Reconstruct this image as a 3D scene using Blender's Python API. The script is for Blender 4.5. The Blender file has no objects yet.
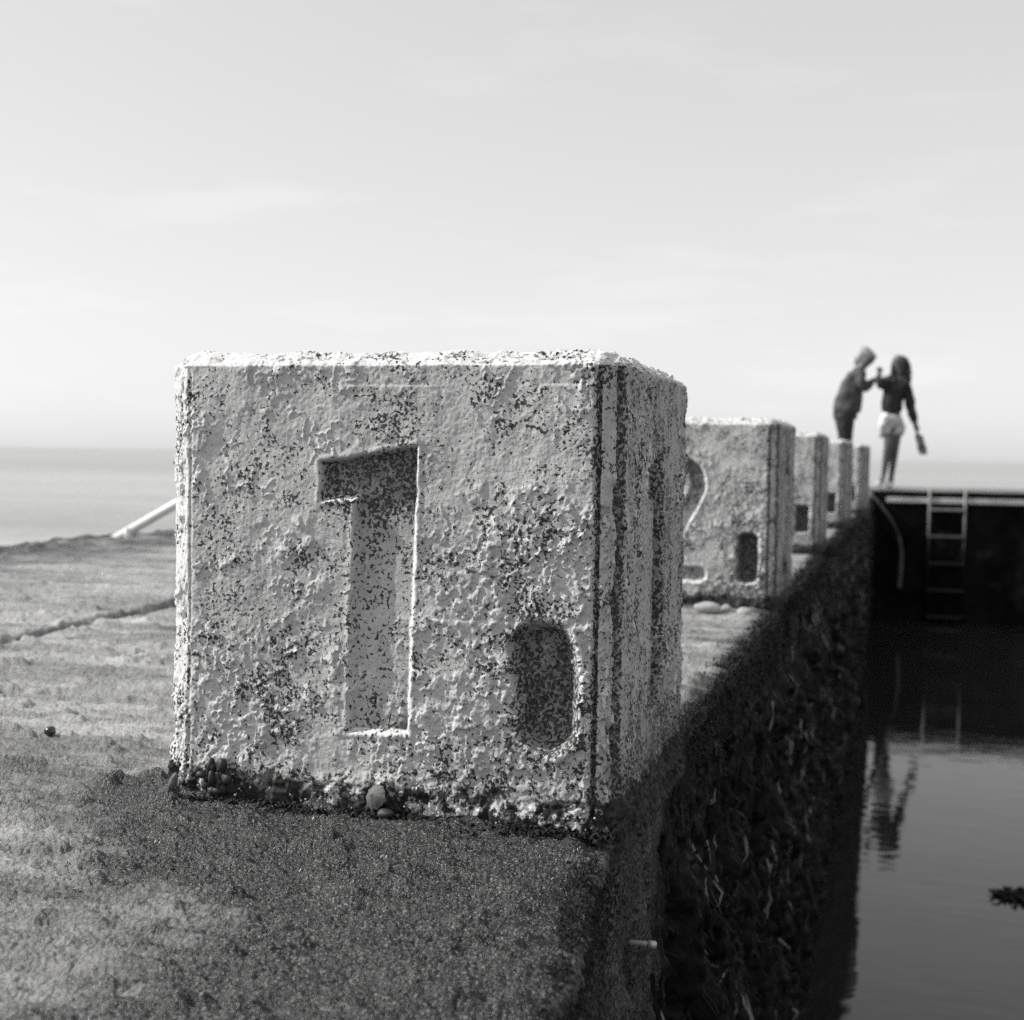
import bpy, bmesh, math, random
import numpy as np
from mathutils import Vector

random.seed(4)
RNG = np.random.default_rng(11)
scene = bpy.context.scene
COL = scene.collection

# ------------------------------------------------------------------ camera
cam_d = bpy.data.cameras.new("camera")
cam_d.sensor_fit = 'HORIZONTAL'
cam_d.sensor_width = 56.0
cam_d.lens = 1330.67 / 1024 * 56.0
cam_d.clip_start = 0.02
cam_d.clip_end = 60000
cam_d.dof.use_dof = True
cam_d.dof.focus_distance = 1.34
cam_d.dof.aperture_fstop = 12.5
cam = bpy.data.objects.new("camera", cam_d)
COL.objects.link(cam)
scene.camera = cam
YAW, PITCH, ROLL = math.radians(15.7216), math.radians(2.3902), math.radians(0.8782)
F = Vector((-math.sin(YAW) * math.cos(PITCH), math.cos(YAW) * math.cos(PITCH), -math.sin(PITCH)))
R = Vector((math.cos(YAW), math.sin(YAW), 0))
U = R.cross(F)
R2 = R * math.cos(ROLL) + U * math.sin(ROLL)
U2 = U * math.cos(ROLL) - R * math.sin(ROLL)
from mathutils import Matrix
M = Matrix((R2, U2, -F)).transposed().to_4x4()
M.translation = Vector((0.2555, 0.0, 0.375))
cam.matrix_world = M

# ------------------------------------------------------------------ world and sun
SUN_EL, SUN_AZ = math.radians(38), math.radians(11)       # azimuth: from -X turned towards -Y
sd = Vector((-math.cos(SUN_EL) * math.cos(SUN_AZ), -math.cos(SUN_EL) * math.sin(SUN_AZ), math.sin(SUN_EL)))
world = bpy.data.worlds.new("World")
scene.world = world
world.use_nodes = True
nt = world.node_tree
nt.nodes.clear()
out = nt.nodes.new('ShaderNodeOutputWorld')
bg = nt.nodes.new('ShaderNodeBackground')
bg.inputs['Strength'].default_value = 0.10
sky = nt.nodes.new('ShaderNodeTexSky')
sky.sky_type = 'NISHITA'
sky.sun_disc = False
sky.sun_elevation = SUN_EL
sky.sun_rotation = math.atan2(sd.x, sd.y)
sky.altitude = 0
sky.air_density = 1.0
sky.dust_density = 1.0
sky.ozone_density = 1.0
bw = nt.nodes.new('ShaderNodeRGBToBW')
gam = nt.nodes.new('ShaderNodeMath'); gam.operation = 'POWER'; gam.inputs[1].default_value = 0.36
sc_ = nt.nodes.new('ShaderNodeMath'); sc_.operation = 'MULTIPLY'; sc_.inputs[1].default_value = 4.95
tc = nt.nodes.new('ShaderNodeTexCoord')
mp = nt.nodes.new('ShaderNodeMapping'); mp.inputs['Scale'].default_value = (1.6, 1.6, 9.0)
mp.inputs['Rotation'].default_value = (0.05, 0.06, 0)
cn = nt.nodes.new('ShaderNodeTexNoise'); cn.inputs['Scale'].default_value = 2.2; cn.inputs['Detail'].default_value = 7
cn.inputs['Roughness'].default_value = 0.62
cr = nt.nodes.new('ShaderNodeMapRange'); cr.inputs[1].default_value = 0.54; cr.inputs[2].default_value = 0.78
cr.inputs[3].default_value = 1.0; cr.inputs[4].default_value = 1.10
ml = nt.nodes.new('ShaderNodeMath'); ml.operation = 'MULTIPLY'
L = nt.links.new
L(sky.outputs[0], bw.inputs[0]); L(bw.outputs[0], gam.inputs[0]); L(gam.outputs[0], sc_.inputs[0])
L(tc.outputs['Generated'], mp.inputs[0]); L(mp.outputs[0], cn.inputs[0]); L(cn.outputs[0], cr.inputs[0])
L(sc_.outputs[0], ml.inputs[0]); L(cr.outputs[0], ml.inputs[1]); L(ml.outputs[0], bg.inputs[0])
L(bg.outputs[0], out.inputs[0])

sun_d = bpy.data.lights.new("sun", 'SUN')
sun_d.energy = 5.0
sun_d.angle = math.radians(0.5)
sun_d.color = (1, 0.985, 0.96)
sun = bpy.data.objects.new("sun", sun_d)
COL.objects.link(sun)
sun.rotation_euler = (-sd).to_track_quat('-Z', 'Y').to_euler()

scene.view_settings.view_transform = 'Standard'
scene.view_settings.look = 'None'
scene.view_settings.gamma = 1
scene.view_settings.exposure = 0.0
scene.cycles.use_denoising = False

# ------------------------------------------------------------------ numpy noise
_perm = RNG.permutation(256).astype(np.int64)
_perm = np.concatenate([_perm, _perm, _perm])
_g = RNG.normal(size=(256, 3)); _g /= np.linalg.norm(_g, axis=1)[:, None]
_g = _g.astype(np.float32)

def perlin(p):
    i = np.floor(p).astype(np.int64)
    f = (p - i).astype(np.float32)
    i &= 255
    u = f * f * f * (f * (f * 6 - 15) + 10)
    res = 0
    for dx in (0, 1):
        wx = u[:, 0] if dx else 1 - u[:, 0]
        hx = _perm[(i[:, 0] + dx) & 255]
        for dy in (0, 1):
            wy = u[:, 1] if dy else 1 - u[:, 1]
            hy = _perm[hx + ((i[:, 1] + dy) & 255)]
            for dz in (0, 1):
                wz = u[:, 2] if dz else 1 - u[:, 2]
                g = _g[_perm[hy + ((i[:, 2] + dz) & 255)]]
                d = g[:, 0] * (f[:, 0] - dx) + g[:, 1] * (f[:, 1] - dy) + g[:, 2] * (f[:, 2] - dz)
                res = res + wx * wy * wz * d
    return res * 1.6

def fbm(p, s, o=3, r=0.5, off=0.0):
    s = np.array(s if hasattr(s, '__len__') else (s, s, s), float)
    a, t, tot = 1.0, 0, 0
    for k in range(o):
        t = t + a * perlin(p * s * (2.03 ** k) + off + 17.3 * k)
        tot += a
        a *= r
    return t / tot

def sst(a, b, x):
    t = np.clip((x - a) / (b - a), 0, 1)
    return t * t * (3 - 2 * t)

# ------------------------------------------------------------------ object helpers
def tag(o, label=None, cat=None, group=None, kind=None):
    if label: o['label'] = label
    if cat: o['category'] = cat
    if group: o['group'] = group
    if kind: o['kind'] = kind
    return o

def link(name, me, mat=None, parent=None):
    o = bpy.data.objects.new(name, me)
    COL.objects.link(o)
    if mat: me.materials.append(mat)
    if parent: o.parent = parent
    return o

def np_mesh(name, co, faces, attrs=None, smooth=True):
    me = bpy.data.meshes.new(name)
    nv, nf = len(co), len(faces)
    me.vertices.add(nv)
    me.vertices.foreach_set('co', np.ascontiguousarray(co, dtype=np.float32).ravel())
    me.loops.add(nf * 4)
    me.loops.foreach_set('vertex_index', faces.astype(np.int32).ravel())
    me.polygons.add(nf)
    me.polygons.foreach_set('loop_start', np.arange(0, nf * 4, 4, dtype=np.int32))
    me.polygons.foreach_set('loop_total', np.full(nf, 4, dtype=np.int32))
    me.update(calc_edges=True)
    if smooth:
        me.polygons.foreach_set('use_smooth', np.ones(nf, dtype=bool))
    for k, v in (attrs or {}).items():
        a = me.attributes.new(k, 'FLOAT', 'POINT')
        a.data.foreach_set('value', v.astype(np.float32))
    me.validate()
    return me

def grid_faces(nr, nc, flip=False):
    i = np.arange(nr * nc).reshape(nr, nc)
    a, b, c, d = i[:-1, :-1], i[:-1, 1:], i[1:, 1:], i[1:, :-1]
    f = np.stack([a, b, c, d], -1).reshape(-1, 4)
    return f[:, ::-1] if flip else f

def empty(name, loc):
    o = bpy.data.objects.new(name, None)
    COL.objects.link(o)
    o.location = loc
    o.empty_display_size = 0.1
    return o

def bm_obj(name, bm, mat, parent=None, smooth=True):
    bmesh.ops.recalc_face_normals(bm, faces=bm.faces)
    me = bpy.data.meshes.new(name)
    bm.to_mesh(me); bm.free()
    if smooth:
        for p in me.polygons: p.use_smooth = True
    return link(name, me, mat, parent)

def add_tube(bm, pts, rad, n=10, cap=True):
    pts = [Vector(p) for p in pts]
    if not hasattr(rad, '__len__'): rad = [rad] * len(pts)
    rings = []
    ref = None
    for i, p in enumerate(pts):
        t = (pts[min(i + 1, len(pts) - 1)] - pts[max(i - 1, 0)]).normalized()
        if ref is None:
            ref = t.orthogonal().normalized()
        ref = (ref - t * ref.dot(t)).normalized()
        b = t.cross(ref)
        rings.append([bm.verts.new(p + (ref * math.cos(a) + b * math.sin(a)) * rad[i])
                      for a in [2 * math.pi * k / n for k in range(n)]])
    for r0, r1 in zip(rings, rings[1:]):
        for k in range(n):
            bm.faces.new((r0[k], r0[(k + 1) % n], r1[(k + 1) % n], r1[k]))
    if cap:
        bm.faces.new(rings[0][::-1]); bm.faces.new(rings[-1])

def add_box(bm, c, s):
    r = bmesh.ops.create_cube(bm, size=1)
    for v in r['verts']:
        v.co = Vector((v.co.x * s[0] + c[0], v.co.y * s[1] + c[1], v.co.z * s[2] + c[2]))
    return r['verts']

# ------------------------------------------------------------------ material helpers
class NM:
    def __init__(self, name, rough=0.8, spec=0.5):
        self.m = bpy.data.materials.new(name); self.m.use_nodes = True
        self.t = self.m.node_tree
        self.b = self.t.nodes['Principled BSDF']
        self.b.inputs['Roughness'].default_value = rough
        self.b.inputs['Specular IOR Level'].default_value = spec
        self.tc = self.t.nodes.new('ShaderNodeTexCoord')
        self.obj = self.tc.outputs['Object']
    def set(self, sock, v):
        if isinstance(v, (int, float, tuple)):
            if isinstance(v, tuple) or sock.type != 'RGBA': sock.default_value = v
            else: sock.default_value = (v, v, v, 1)
        else: self.t.links.new(v, sock)
    def math(self, op, a, b=0.0, c=0.0, clamp=False):
        n = self.t.nodes.new('ShaderNodeMath'); n.operation = op; n.use_clamp = clamp
        self.set(n.inputs[0], a); self.set(n.inputs[1], b); self.set(n.inputs[2], c)
        return n.outputs[0]
    def map(self, scale, rot=(0, 0, 0), src=None, loc=(0, 0, 0)):
        n = self.t.nodes.new('ShaderNodeMapping')
        n.inputs['Scale'].default_value = scale if hasattr(scale, '__len__') else (scale,) * 3
        n.inputs['Rotation'].default_value = rot
        n.inputs['Location'].default_value = loc
        self.t.links.new(src or self.obj, n.inputs[0])
        return n.outputs[0]
    def noise(self, scale, detail=4, rough=0.55, vec=None, dist=0.0):
        n = self.t.nodes.new('ShaderNodeTexNoise')
        n.inputs['Scale'].default_value = scale; n.inputs['Detail'].default_value = detail
        n.inputs['Roughness'].default_value = rough; n.inputs['Distortion'].default_value = dist
        self.t.links.new(vec or self.obj, n.inputs['Vector'])
        return n.outputs[0]
    def vor(self, scale, vec=None, feature='F1'):
        n = self.t.nodes.new('ShaderNodeTexVoronoi'); n.feature = feature
        n.inputs['Scale'].default_value = scale
        self.t.links.new(vec or self.obj, n.inputs['Vector'])
        return n
    def rng(self, v, a, b, c=0.0, d=1.0, smooth=False):
        n = self.t.nodes.new('ShaderNodeMapRange'); n.clamp = True
        if smooth: n.interpolation_type = 'SMOOTHSTEP'
        self.set(n.inputs[0], v)
        for k, x in zip((1, 2, 3, 4), (a, b, c, d)): self.set(n.inputs[k], x)
        return n.outputs[0]
    def mix(self, f, a, b):
        n = self.t.nodes.new('ShaderNodeMix'); n.data_type = 'FLOAT'
        self.set(n.inputs[0], f); self.set(n.inputs[2], a); self.set(n.inputs[3], b)
        return n.outputs[0]
    def attr(self, name):
        n = self.t.nodes.new('ShaderNodeAttribute'); n.attribute_name = name
        return n.outputs['Fac']
    def sepz(self, k='Z'):
        n = self.t.nodes.new('ShaderNodeSeparateXYZ'); self.t.links.new(self.obj, n.inputs[0])
        return n.outputs[k]
    def bump(self, h, dist, strength=1.0, prev=None):
        n = self.t.nodes.new('ShaderNodeBump'); n.inputs['Distance'].default_value = dist
        n.inputs['Strength'].default_value = strength
        self.t.links.new(h, n.inputs['Height'])
        if prev is not None: self.t.links.new(prev, n.inputs['Normal'])
        return n.outputs[0]
    def color(self, v):
        n = self.t.nodes.new('ShaderNodeCombineColor')
        for k in range(3): self.set(n.inputs[k], v)
        self.t.links.new(n.outputs[0], self.b.inputs['Base Color'])
    def fin(self, col=None, bump=None, rough=None):
        if col is not None: self.color(col)
        if bump is not None: self.t.links.new(bump, self.b.inputs['Normal'])
        if rough is not None: self.set(self.b.inputs['Roughness'], rough)
        return self.m

def mat_block():
    m = NM('weathered_painted_concrete', 0.75, 0.35)
    al, crust, sunlit_pale = m.attr('algae'), m.attr('crust'), m.attr('sunlit_pale')
    clus = m.noise(15, 5, 0.62, dist=0.5)
    cl = m.math('MULTIPLY', m.rng(clus, 0.44, 0.62, 0.0, 0.85), m.attr('busy'))
    cl2 = m.rng(m.noise(48, 3, 0.6, dist=0.3), 0.40, 0.60, 0.45, 1.2)
    dens = m.math('ADD', m.math('MULTIPLY', m.math('ADD', cl, m.math('ADD', al, 0.15)), cl2), m.math('SUBTRACT', m.attr('groove'), m.math('MULTIPLY', sunlit_pale, 0.22)))
    thr = m.rng(dens, 0.0, 1.0, 0.685, 0.475)
    fn = m.noise(255, 2, 0.55, dist=0.35)
    fl = m.rng(m.math('SUBTRACT', fn, thr), -0.014, 0.016)
    tone = m.rng(m.noise(9, 5, 0.65), 0.3, 0.7, 0.46, 0.56)
    tone = m.math('MULTIPLY', tone, m.rng(m.noise(150, 4, 0.7), 0.3, 0.7, 0.86, 1.12))
    tone = m.math('MULTIPLY', tone, m.rng(m.noise(1, 4, 0.6, m.map((11, 11, 3.5)), 0.6), 0.35, 0.6, 0.84, 1.04))
    film = m.rng(m.math('MULTIPLY', al, m.noise(70, 4, 0.6)), 0.06, 0.5, 1.0, 0.42)
    tone = m.math('MULTIPLY', tone, film)
    bm_ = m.rng(m.math('ADD', sunlit_pale, m.math('MULTIPLY', m.math('SUBTRACT', m.noise(90, 4, 0.65), 0.5), 1.0)), 0.32, 0.62)
    tone = m.mix(bm_, tone, m.rng(m.noise(160, 3, 0.6), 0.3, 0.7, 0.55, 0.74))  # sunlight on edges, crests and rims painted in as a paler tone
    col = m.mix(fl, tone, m.rng(m.noise(300, 3, 0.7), 0.35, 0.65, 0.012, 0.09))
    bn = m.noise(62, 4, 0.72)
    cc = m.mix(m.math('MULTIPLY', m.rng(bn, 0.50, 0.58), m.attr('barn')), m.rng(bn, 0.4, 0.6, 0.012, 0.05), 0.62)
    cmask = m.rng(m.math('ADD', crust, m.math('MULTIPLY', m.math('SUBTRACT', m.noise(45, 4, 0.7), 0.5), 1.3)), 0.45, 0.6)
    col = m.mix(cmask, col, cc)
    h = m.math('ADD', m.noise(260, 4, 0.65), m.math('MULTIPLY', fl, 0.7))
    b = m.bump(h, 0.0014, 0.7)
    b = m.bump(m.noise(70, 4, 0.6, dist=0.5), 0.002, 0.4, b)
    return m.fin(col, b)

def mat_ground():
    m = NM('rough_algae_covered_concrete', 0.6, 0.35)
    weed, wet = m.attr('weed'), m.attr('wet')
    n1 = m.noise(1, 6, 0.7, m.map((24, 60, 30)), 0.3); n2 = m.noise(300, 3, 0.7); n3 = m.noise(4, 5, 0.6)
    base = m.rng(n3, 0.3, 0.7, 0.29, 0.44)
    base = m.math('MULTIPLY', base, m.rng(n1, 0.34, 0.6, 0.80, 1.05))
    base = m.math('MULTIPLY', base, m.rng(m.noise(1, 5, 0.65, m.map((1.6, 12, 1))), 0.35, 0.62, 0.50, 1.15))
    base = m.math('MULTIPLY', base, m.rng(n2, 0.35, 0.6, 0.88, 1.05))
    fleck = m.rng(m.noise(520, 2, 0.6), 0.57, 0.66)
    wcol = m.mix(fleck, m.rng(n2, 0.36, 0.64, 0.006, 0.060), 0.24)
    wm = m.rng(m.math('ADD', weed, m.math('MULTIPLY', m.math('SUBTRACT', n1, 0.5), 1.4)), 0.15, 0.75)
    col = m.mix(wm, base, wcol)
    b = m.bump(n2, 0.004, 0.9)
    b = m.bump(n1, 0.006, 0.6, b)
    rough = m.mix(wet, m.mix(wm, 0.5, 0.30), 0.10)
    return m.fin(col, b, rough)

def mat_wall():
    m = NM('weed_covered_wall', 0.6, 0.10)
    pl = m.attr('plaster')
    v1 = m.noise(1, 6, 0.65, m.map((24, 24, 14)), 1.0)
    n2 = m.noise(330, 3, 0.7)
    dark = m.rng(v1, 0.40, 0.74, 0.004, 0.034)
    st = m.rng(m.noise(1, 6, 0.72, m.map((30, 30, 13)), 1.4), 0.57, 0.64)
    pat = m.rng(m.noise(3.5, 3, 0.6), 0.48, 0.60)
    dark = m.mix(m.math('MULTIPLY', m.math('MULTIPLY', st, pat), 0.8), dark, 0.30)
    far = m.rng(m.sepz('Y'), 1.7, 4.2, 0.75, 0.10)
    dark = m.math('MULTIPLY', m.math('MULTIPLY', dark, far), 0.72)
    plc = m.math('MULTIPLY', m.rng(m.noise(14, 5, 0.65), 0.3, 0.7, 0.025, 0.085), m.rng(m.noise(230, 3, 0.7), 0.38, 0.62, 0.15, 2.1))
    pm = m.rng(m.math('ADD', pl, m.math('SUBTRACT', m.noise(18, 4), 0.5)), 0.3, 0.7)
    col = m.mix(pm, dark, plc)
    b = m.bump(n2, 0.003, 0.7)
    b = m.bump(v1, 0.012, 0.8, b)
    return m.fin(col, b)

def simple(name, val, rough=0.7, var=0.25, scale=40, bumpd=0.001, spec=0.5, metal=0.0):
    m = NM(name, rough, spec)
    m.b.inputs['Metallic'].default_value = metal
    n = m.noise(scale, 5, 0.6)
    c = m.math('MULTIPLY', m.rng(n, 0.3, 0.7, 1 - var, 1 + var), val)
    return m.fin(c, m.bump(n, bumpd, 0.5))

MB_ = mat_block(); MG = mat_ground(); MW = mat_wall()
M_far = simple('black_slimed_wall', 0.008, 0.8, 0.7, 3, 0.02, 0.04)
M_pipe = simple('galvanised_pipe', 0.62, 0.45, 0.15, 30)
M_white = simple('white_painted_steel', 0.8, 0.4, 0.06, 20)
M_weed = simple('dark_seaweed', 0.014, 0.55, 0.7, 30, 0.001, 0.15)
M_turf = simple('algal_turf', 0.02, 0.8, 0.7, 60, 0.001, 0.15)
M_weed2 = simple('pale_bleached_weed', 0.16, 0.55, 0.6, 30)
M_shell = simple('limpet_shell', 0.13, 0.6, 0.5, 120)
M_stone = simple('pale_stone', 0.34, 0.7, 0.3, 60)
M_barn = simple('barnacle_white', 0.5, 0.7, 0.25, 150)
M_sole = simple('sandal_rubber', 0.20, 0.7, 0.2, 40)
M_hole = simple('shell_dark_side', 0.025, 0.6, 0.3, 60)

# ------------------------------------------------------------------ the pool edge line
def edge_x(y):
    y = np.asarray(y, float)
    sh = y.shape; yf = np.atleast_1d(y).ravel()
    b = np.interp(yf, [-3, 0.5, 0.85, 1.1, 1.29, 1.8, 3.8, 5.4, 7.4, 9.5, 17], [0.09, 0.075, 0.05, 0.022, 0.0, 0.0, 0.015, 0.02, 0.055, 0.10, 0.115])
    q = np.stack([yf, 0 * yf, 0 * yf], 1)
    j = 0.012 * fbm(q, 7, 3, 0.6, 4.4) + 0.006 * fbm(q, 45, 2, 0.6, 7.7)
    return (b + j * (sst(1.24, 1.1, yf) + sst(1.80, 1.95, yf))).reshape(sh)

Z_WATER, Z_SEA = -1.50, -1.35
FAR_Y = 16.2

def tri_rows(y0, y1, f):
    y = [y0]
    while y[-1] < y1: y.append(y[-1] + f(y[-1]))
    y[-1] = y1
    return np.array(y)

ROWS = np.concatenate([np.arange(-4, 0.6, 0.1), tri_rows(0.6, FAR_Y, lambda y: min(0.045, max(0.0017, y * y / 560)))])

def ground_h(P):
    x, y = P[:, 0], P[:, 1]
    q = np.stack([x, y, np.zeros_like(x)], 1)
    near = sst(6.0, 2.0, y)
    h = 0.010 * fbm(q, (1.4, 2.6, 1), 4) + 0.0085 * fbm(q, (8, 17, 1), 4, 0.6, 3.1)
    h += near * (0.0090 * fbm(q, (12, 58, 1), 4, 0.62, 9.2) + 0.0016 * perlin(q * 240 + 4))
    h += near * (0.0045 * np.maximum(0, fbm(q, (30, 62, 1), 3, 0.6, 21)) + 0.0040 * np.abs(fbm(q, (75, 130, 1), 2, 0.6, 51)) + 0.010 * sst(0.12, 0.45, fbm(q, (13, 26, 1), 3, 0.6, 66)))
    j = -1.385 + 0.018 * fbm(q, (0, 2.5, 0), 4) + 0.006 * fbm(q, (0, 22, 0), 2)
    hs = np.interp(y, [0, 2.0, 2.3, 2.6, 3.2, 6, 9], [0.002, 0.0, 0.006, 0.012, 0.007, 0.006, 0.005])
    hs = hs * (1 + 1.2 * fbm(q, (0, 4, 0), 3))
    h += hs * sst(j + 0.012, j - 0.006, x) * np.interp(x, [-3.2, -2, -1.4], [0.1, 0.5, 1])
    h += -0.010 * np.exp(-((x - j - 0.012) / 0.012) ** 2)
    # ragged lip to the seaward side
    s = sst(-2.45, -2.8, x)
    h += s * (0.045 * fbm(q, (2.2, 1.9, 1), 4, 0.6, 5) + 0.03 * fbm(q, (11, 9, 1), 3, 0.6, 8))
    # worn hollow in front of the near block
    h += -0.012 * np.exp(-((x + 0.2) / 0.35) ** 2 - ((y - 1.12) / 0.12) ** 2)
    return h

# ------------------------------------------------------------------ walkway (ground)
def build_walkway():
    y = ROWS
    nr = len(y)
    ex = edge_x(y)
    w = np.clip(0.70 * y - 0.17 + 0.05, 0.45, 2.6)
    uu = np.linspace(0, 1, 620)
    uu = 0.75 * uu + 0.25 * uu ** 2
    X = ex[:, None] - 0.012 - uu[None, :] * w[:, None]
    left = np.full(nr, -2.87) + np.interp(y, [0, 4.3, 5.4, 16], [-0.2, -0.12, 0.02, 0.0])
    t = np.linspace(0, 1, 90)[1:]
    Xl = X[:, -1:] * (1 - t[None, :]) + left[:, None] * t[None, :]
    X = np.concatenate([X, Xl], 1)
    nc = X.shape[1]
    Y = np.repeat(y[:, None], nc, 1)
    P = np.stack([X.ravel(), Y.ravel(), np.zeros(X.size)], 1)
    h = ground_h(P)
    d = (ex[:, None] - X).ravel()
    h -= 0.012 * np.exp(-(d - 0.012) / 0.018) * (1 + 0.8 * perlin(P * 30 + 3))   # rounded worn edge
    # sink under the blocks is hidden by them; seaward face
    P[:, 2] = h
    q = P.copy(); q[:, 2] = 0
    nz = fbm(q, (5, 6, 1), 4, 0.6, 31)
    weed = 0.32 + 0.36 * nz + 0.20 * fbm(q, (9, 55, 1), 4, 0.6, 77)
    x_, y_ = P[:, 0], P[:, 1]
    weed = weed + 1.35 * np.exp(-(((x_ + 0.15) / 0.33) ** 4)) * sst(0.93, 1.16, y_ + 0.25 * nz * 0.4) * sst(1.40, 1.30, y_)
    weed = weed + 0.45 * sst(1.35, 1.0, y_) * sst(-0.50, -0.05, x_)
    weed = weed + 1.0 * np.exp(-(np.maximum(d - 0.012, 0) / (0.035 + 0.02 * nz)) ** 2)
    weed = weed + 0.30 * sst(1.6, 1.0, y_)
    weed = weed - 0.42 * sst(1.35, 1.9, y_) - 0.40 * sst(-0.02, -0.45, x_) * sst(1.32, 1.0, y_)
    weed = weed + 0.5 * sst(0.10, 0.35, fbm(q, (1.6, 6.5, 1), 4, 0.6, 91)) * sst(1.5, 2.2, y_)
    # dark streaks far left, near the seaward lip
    weed = weed + (0.75 + 0.5 * nz) * sst(-2.10, -2.50, x_ + 0.35 * nz)
    for k, (by) in enumerate(BLOCK_Y):
        weed = weed + 0.7 * np.exp(-((y_ - (by - 0.02)) / 0.045) ** 2) * sst(-0.62, -0.5, x_)
    pud = np.maximum(np.exp(-(((x_ + 2.02) / 0.24) ** 2 + ((y_ - 3.45) / 0.11) ** 2) ** 2), np.exp(-(((x_ + 1.72) / 0.14) ** 2 + ((y_ - 3.52) / 0.05) ** 2) ** 2))
    weed = weed + 0.6 * np.exp(-((x_ + 1.378 + 0.02 * nz) / 0.014) ** 2)  # shade on the step's pool-facing side painted as a dark line
    wet = pud + sst(0.05, 0.35, fbm(q, (0.7, 4.5, 1), 3, 0.5, 41)) * sst(1.6, 2.6, y_) * 0.6
    me = np_mesh('walkway', P, grid_faces(nr, nc, True), {'weed': np.clip(weed, 0, 1.2), 'wet': np.clip(wet, 0, 1)})
    return link('walkway', me, MG)

BLOCKS = [  # y of the front face, x offset, turn, digit
    (1.298, 0.0, 0.0, '1', 0.00112), (3.343, -0.004, -1.1, '2', 0.0024), (5.388, 0.004, -1.0, '3', 0.004),
    (7.44, 0.033, -4.0, '4', 0.005), (9.48, 0.090, -5.5, '5', 0.006)]
BLOCK_Y = [b[0] for b in BLOCKS]
tag(build_walkway(), kind='structure')

# seaward face of the walkway
def strip_mesh(name, pts, mat, kind=None):
    bm = bmesh.new()
    vs = [[bm.verts.new(p) for p in row] for row in pts]
    for a, b in zip(vs, vs[1:]):
        for k in range(len(a) - 1):
            bm.faces.new((a[k], a[k + 1], b[k + 1], b[k]))
    return bm_obj(name, bm, mat)

def build_sea_wall():
    y = np.arange(-4, FAR_Y + 3.4, 0.04)
    z = np.linspace(0.0, -1.9, 40)
    Y, Z = np.meshgrid(y, z, indexing='ij')
    X = -2.88 + np.interp(Y, [0, 4.3, 5.4, 16], [-0.2, -0.12, 0.02, 0.0]) - 0.1 * (-Z)
    P = np.stack([X.ravel(), Y.ravel(), Z.ravel()], 1)
    P[:, 0] += 0.04 * fbm(P, 4, 3) * sst(0, -0.2, P[:, 2])
    gh = ground_h(np.stack([X[:, 0], y, 0 * y], 1))
    P[:, 2] += (gh[:, None] * np.exp(Z / 0.1)).ravel()
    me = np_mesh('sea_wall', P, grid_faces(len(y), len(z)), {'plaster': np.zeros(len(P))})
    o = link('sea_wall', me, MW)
    tag(o, 'dark seaward wall of the walkway dropping to the open sea', 'sea wall')
build_sea_wall()

# ------------------------------------------------------------------ pool wall under the blocks
def wall_x(y, z):
    """outward bulge of the wall beyond the edge line"""
    q = np.stack([np.zeros_like(y), y, z], 1)
    dp = sst(-0.02, -0.35, z)
    far = sst(1.25, 1.9, y + 0.9 * np.minimum(0, z + 0.12) * -0.6)
    d = 0.006 * fbm(q, (1, 12, 12), 3) + 0.0035 * fbm(q, (1, 85, 85), 3, 0.65, 2)
    d -= far * 0.040 * sst(0.05, 0.28, fbm(q, (1, 11, 8), 4, 0.6, 29)) * sst(-0.04, -0.12, z)
    d += (0.25 + 0.75 * far) * dp * (0.050 * fbm(q, (1, 3.2, 1.8), 3, 0.55, 7) + 0.070 * fbm(q, (1, 9, 6.5), 4, 0.6, 13))
    d += far * 0.012 * fbm(q, (1, 32, 22), 4, 0.65, 17) * sst(0.0, -0.1, z)
    for (hy, hz, ry, rz) in HOLES:
        d -= 0.035 * np.exp(-(((y - hy) / ry) ** 2 + ((z - hz) / rz) ** 2) ** 2)
    return d

HOLES = [(1.318, -0.04, 0.020, 0.026), (1.64, -0.135, 0.025, 0.03), (1.46, -0.42, 0.03, 0.04), (1.9, -0.22, 0.03, 0.05)]

def build_pool_wall():
    y = ROWS
    zz = -np.concatenate([[0, 0.003, 0.007, 0.012], 0.018 + 1.55 * np.linspace(0, 1, 330) ** 1.25])
    Y, Z = np.meshgrid(y, zz, indexing='ij')
    ex = edge_x(y)
    P = np.stack([np.repeat(ex[:, None], len(zz), 1).ravel(), Y.ravel(), Z.ravel()], 1)
    r = 0.012
    zc = np.clip(-P[:, 2] / r, 0, 1)
    P[:, 0] += -r * (1 - np.sqrt(np.clip(1 - (1 - zc) ** 2, 0, 1)))
    P[:, 0] += wall_x(P[:, 1], P[:, 2]) * sst(0, -0.02, P[:, 2])
    # top row follows the walkway's height
    Pe = np.stack([ex - 0.012, y, 0 * y], 1)
    he = ground_h(Pe) - 0.012 * (1 + 0.8 * perlin(Pe * 30 + 3))
    P[:, 2] += (he[:, None] * np.exp(Z / 0.03)).ravel()
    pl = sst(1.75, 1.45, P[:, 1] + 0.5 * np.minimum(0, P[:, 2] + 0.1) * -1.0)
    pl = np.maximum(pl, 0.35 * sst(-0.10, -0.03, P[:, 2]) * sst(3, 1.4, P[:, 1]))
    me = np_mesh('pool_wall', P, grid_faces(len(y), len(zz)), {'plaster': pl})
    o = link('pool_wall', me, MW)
    tag(o, 'dark weed draped tidal pool wall below the row of numbered blocks', 'pool wall')
build_pool_wall()

# ------------------------------------------------------------------ starting blocks
BW, BD, BH, BC = 0.506, 0.463, 0.481, 0.0215

def seg_d(x, z, a, b):
    ax, az = a; bx, bz = b
    t = np.clip(((x - ax) * (bx - ax) + (z - az) * (bz - az)) / ((bx - ax) ** 2 + (bz - az) ** 2 + 1e-12), 0, 1)
    return np.hypot(x - ax - t * (bx - ax), z - az - t * (bz - az))

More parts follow.
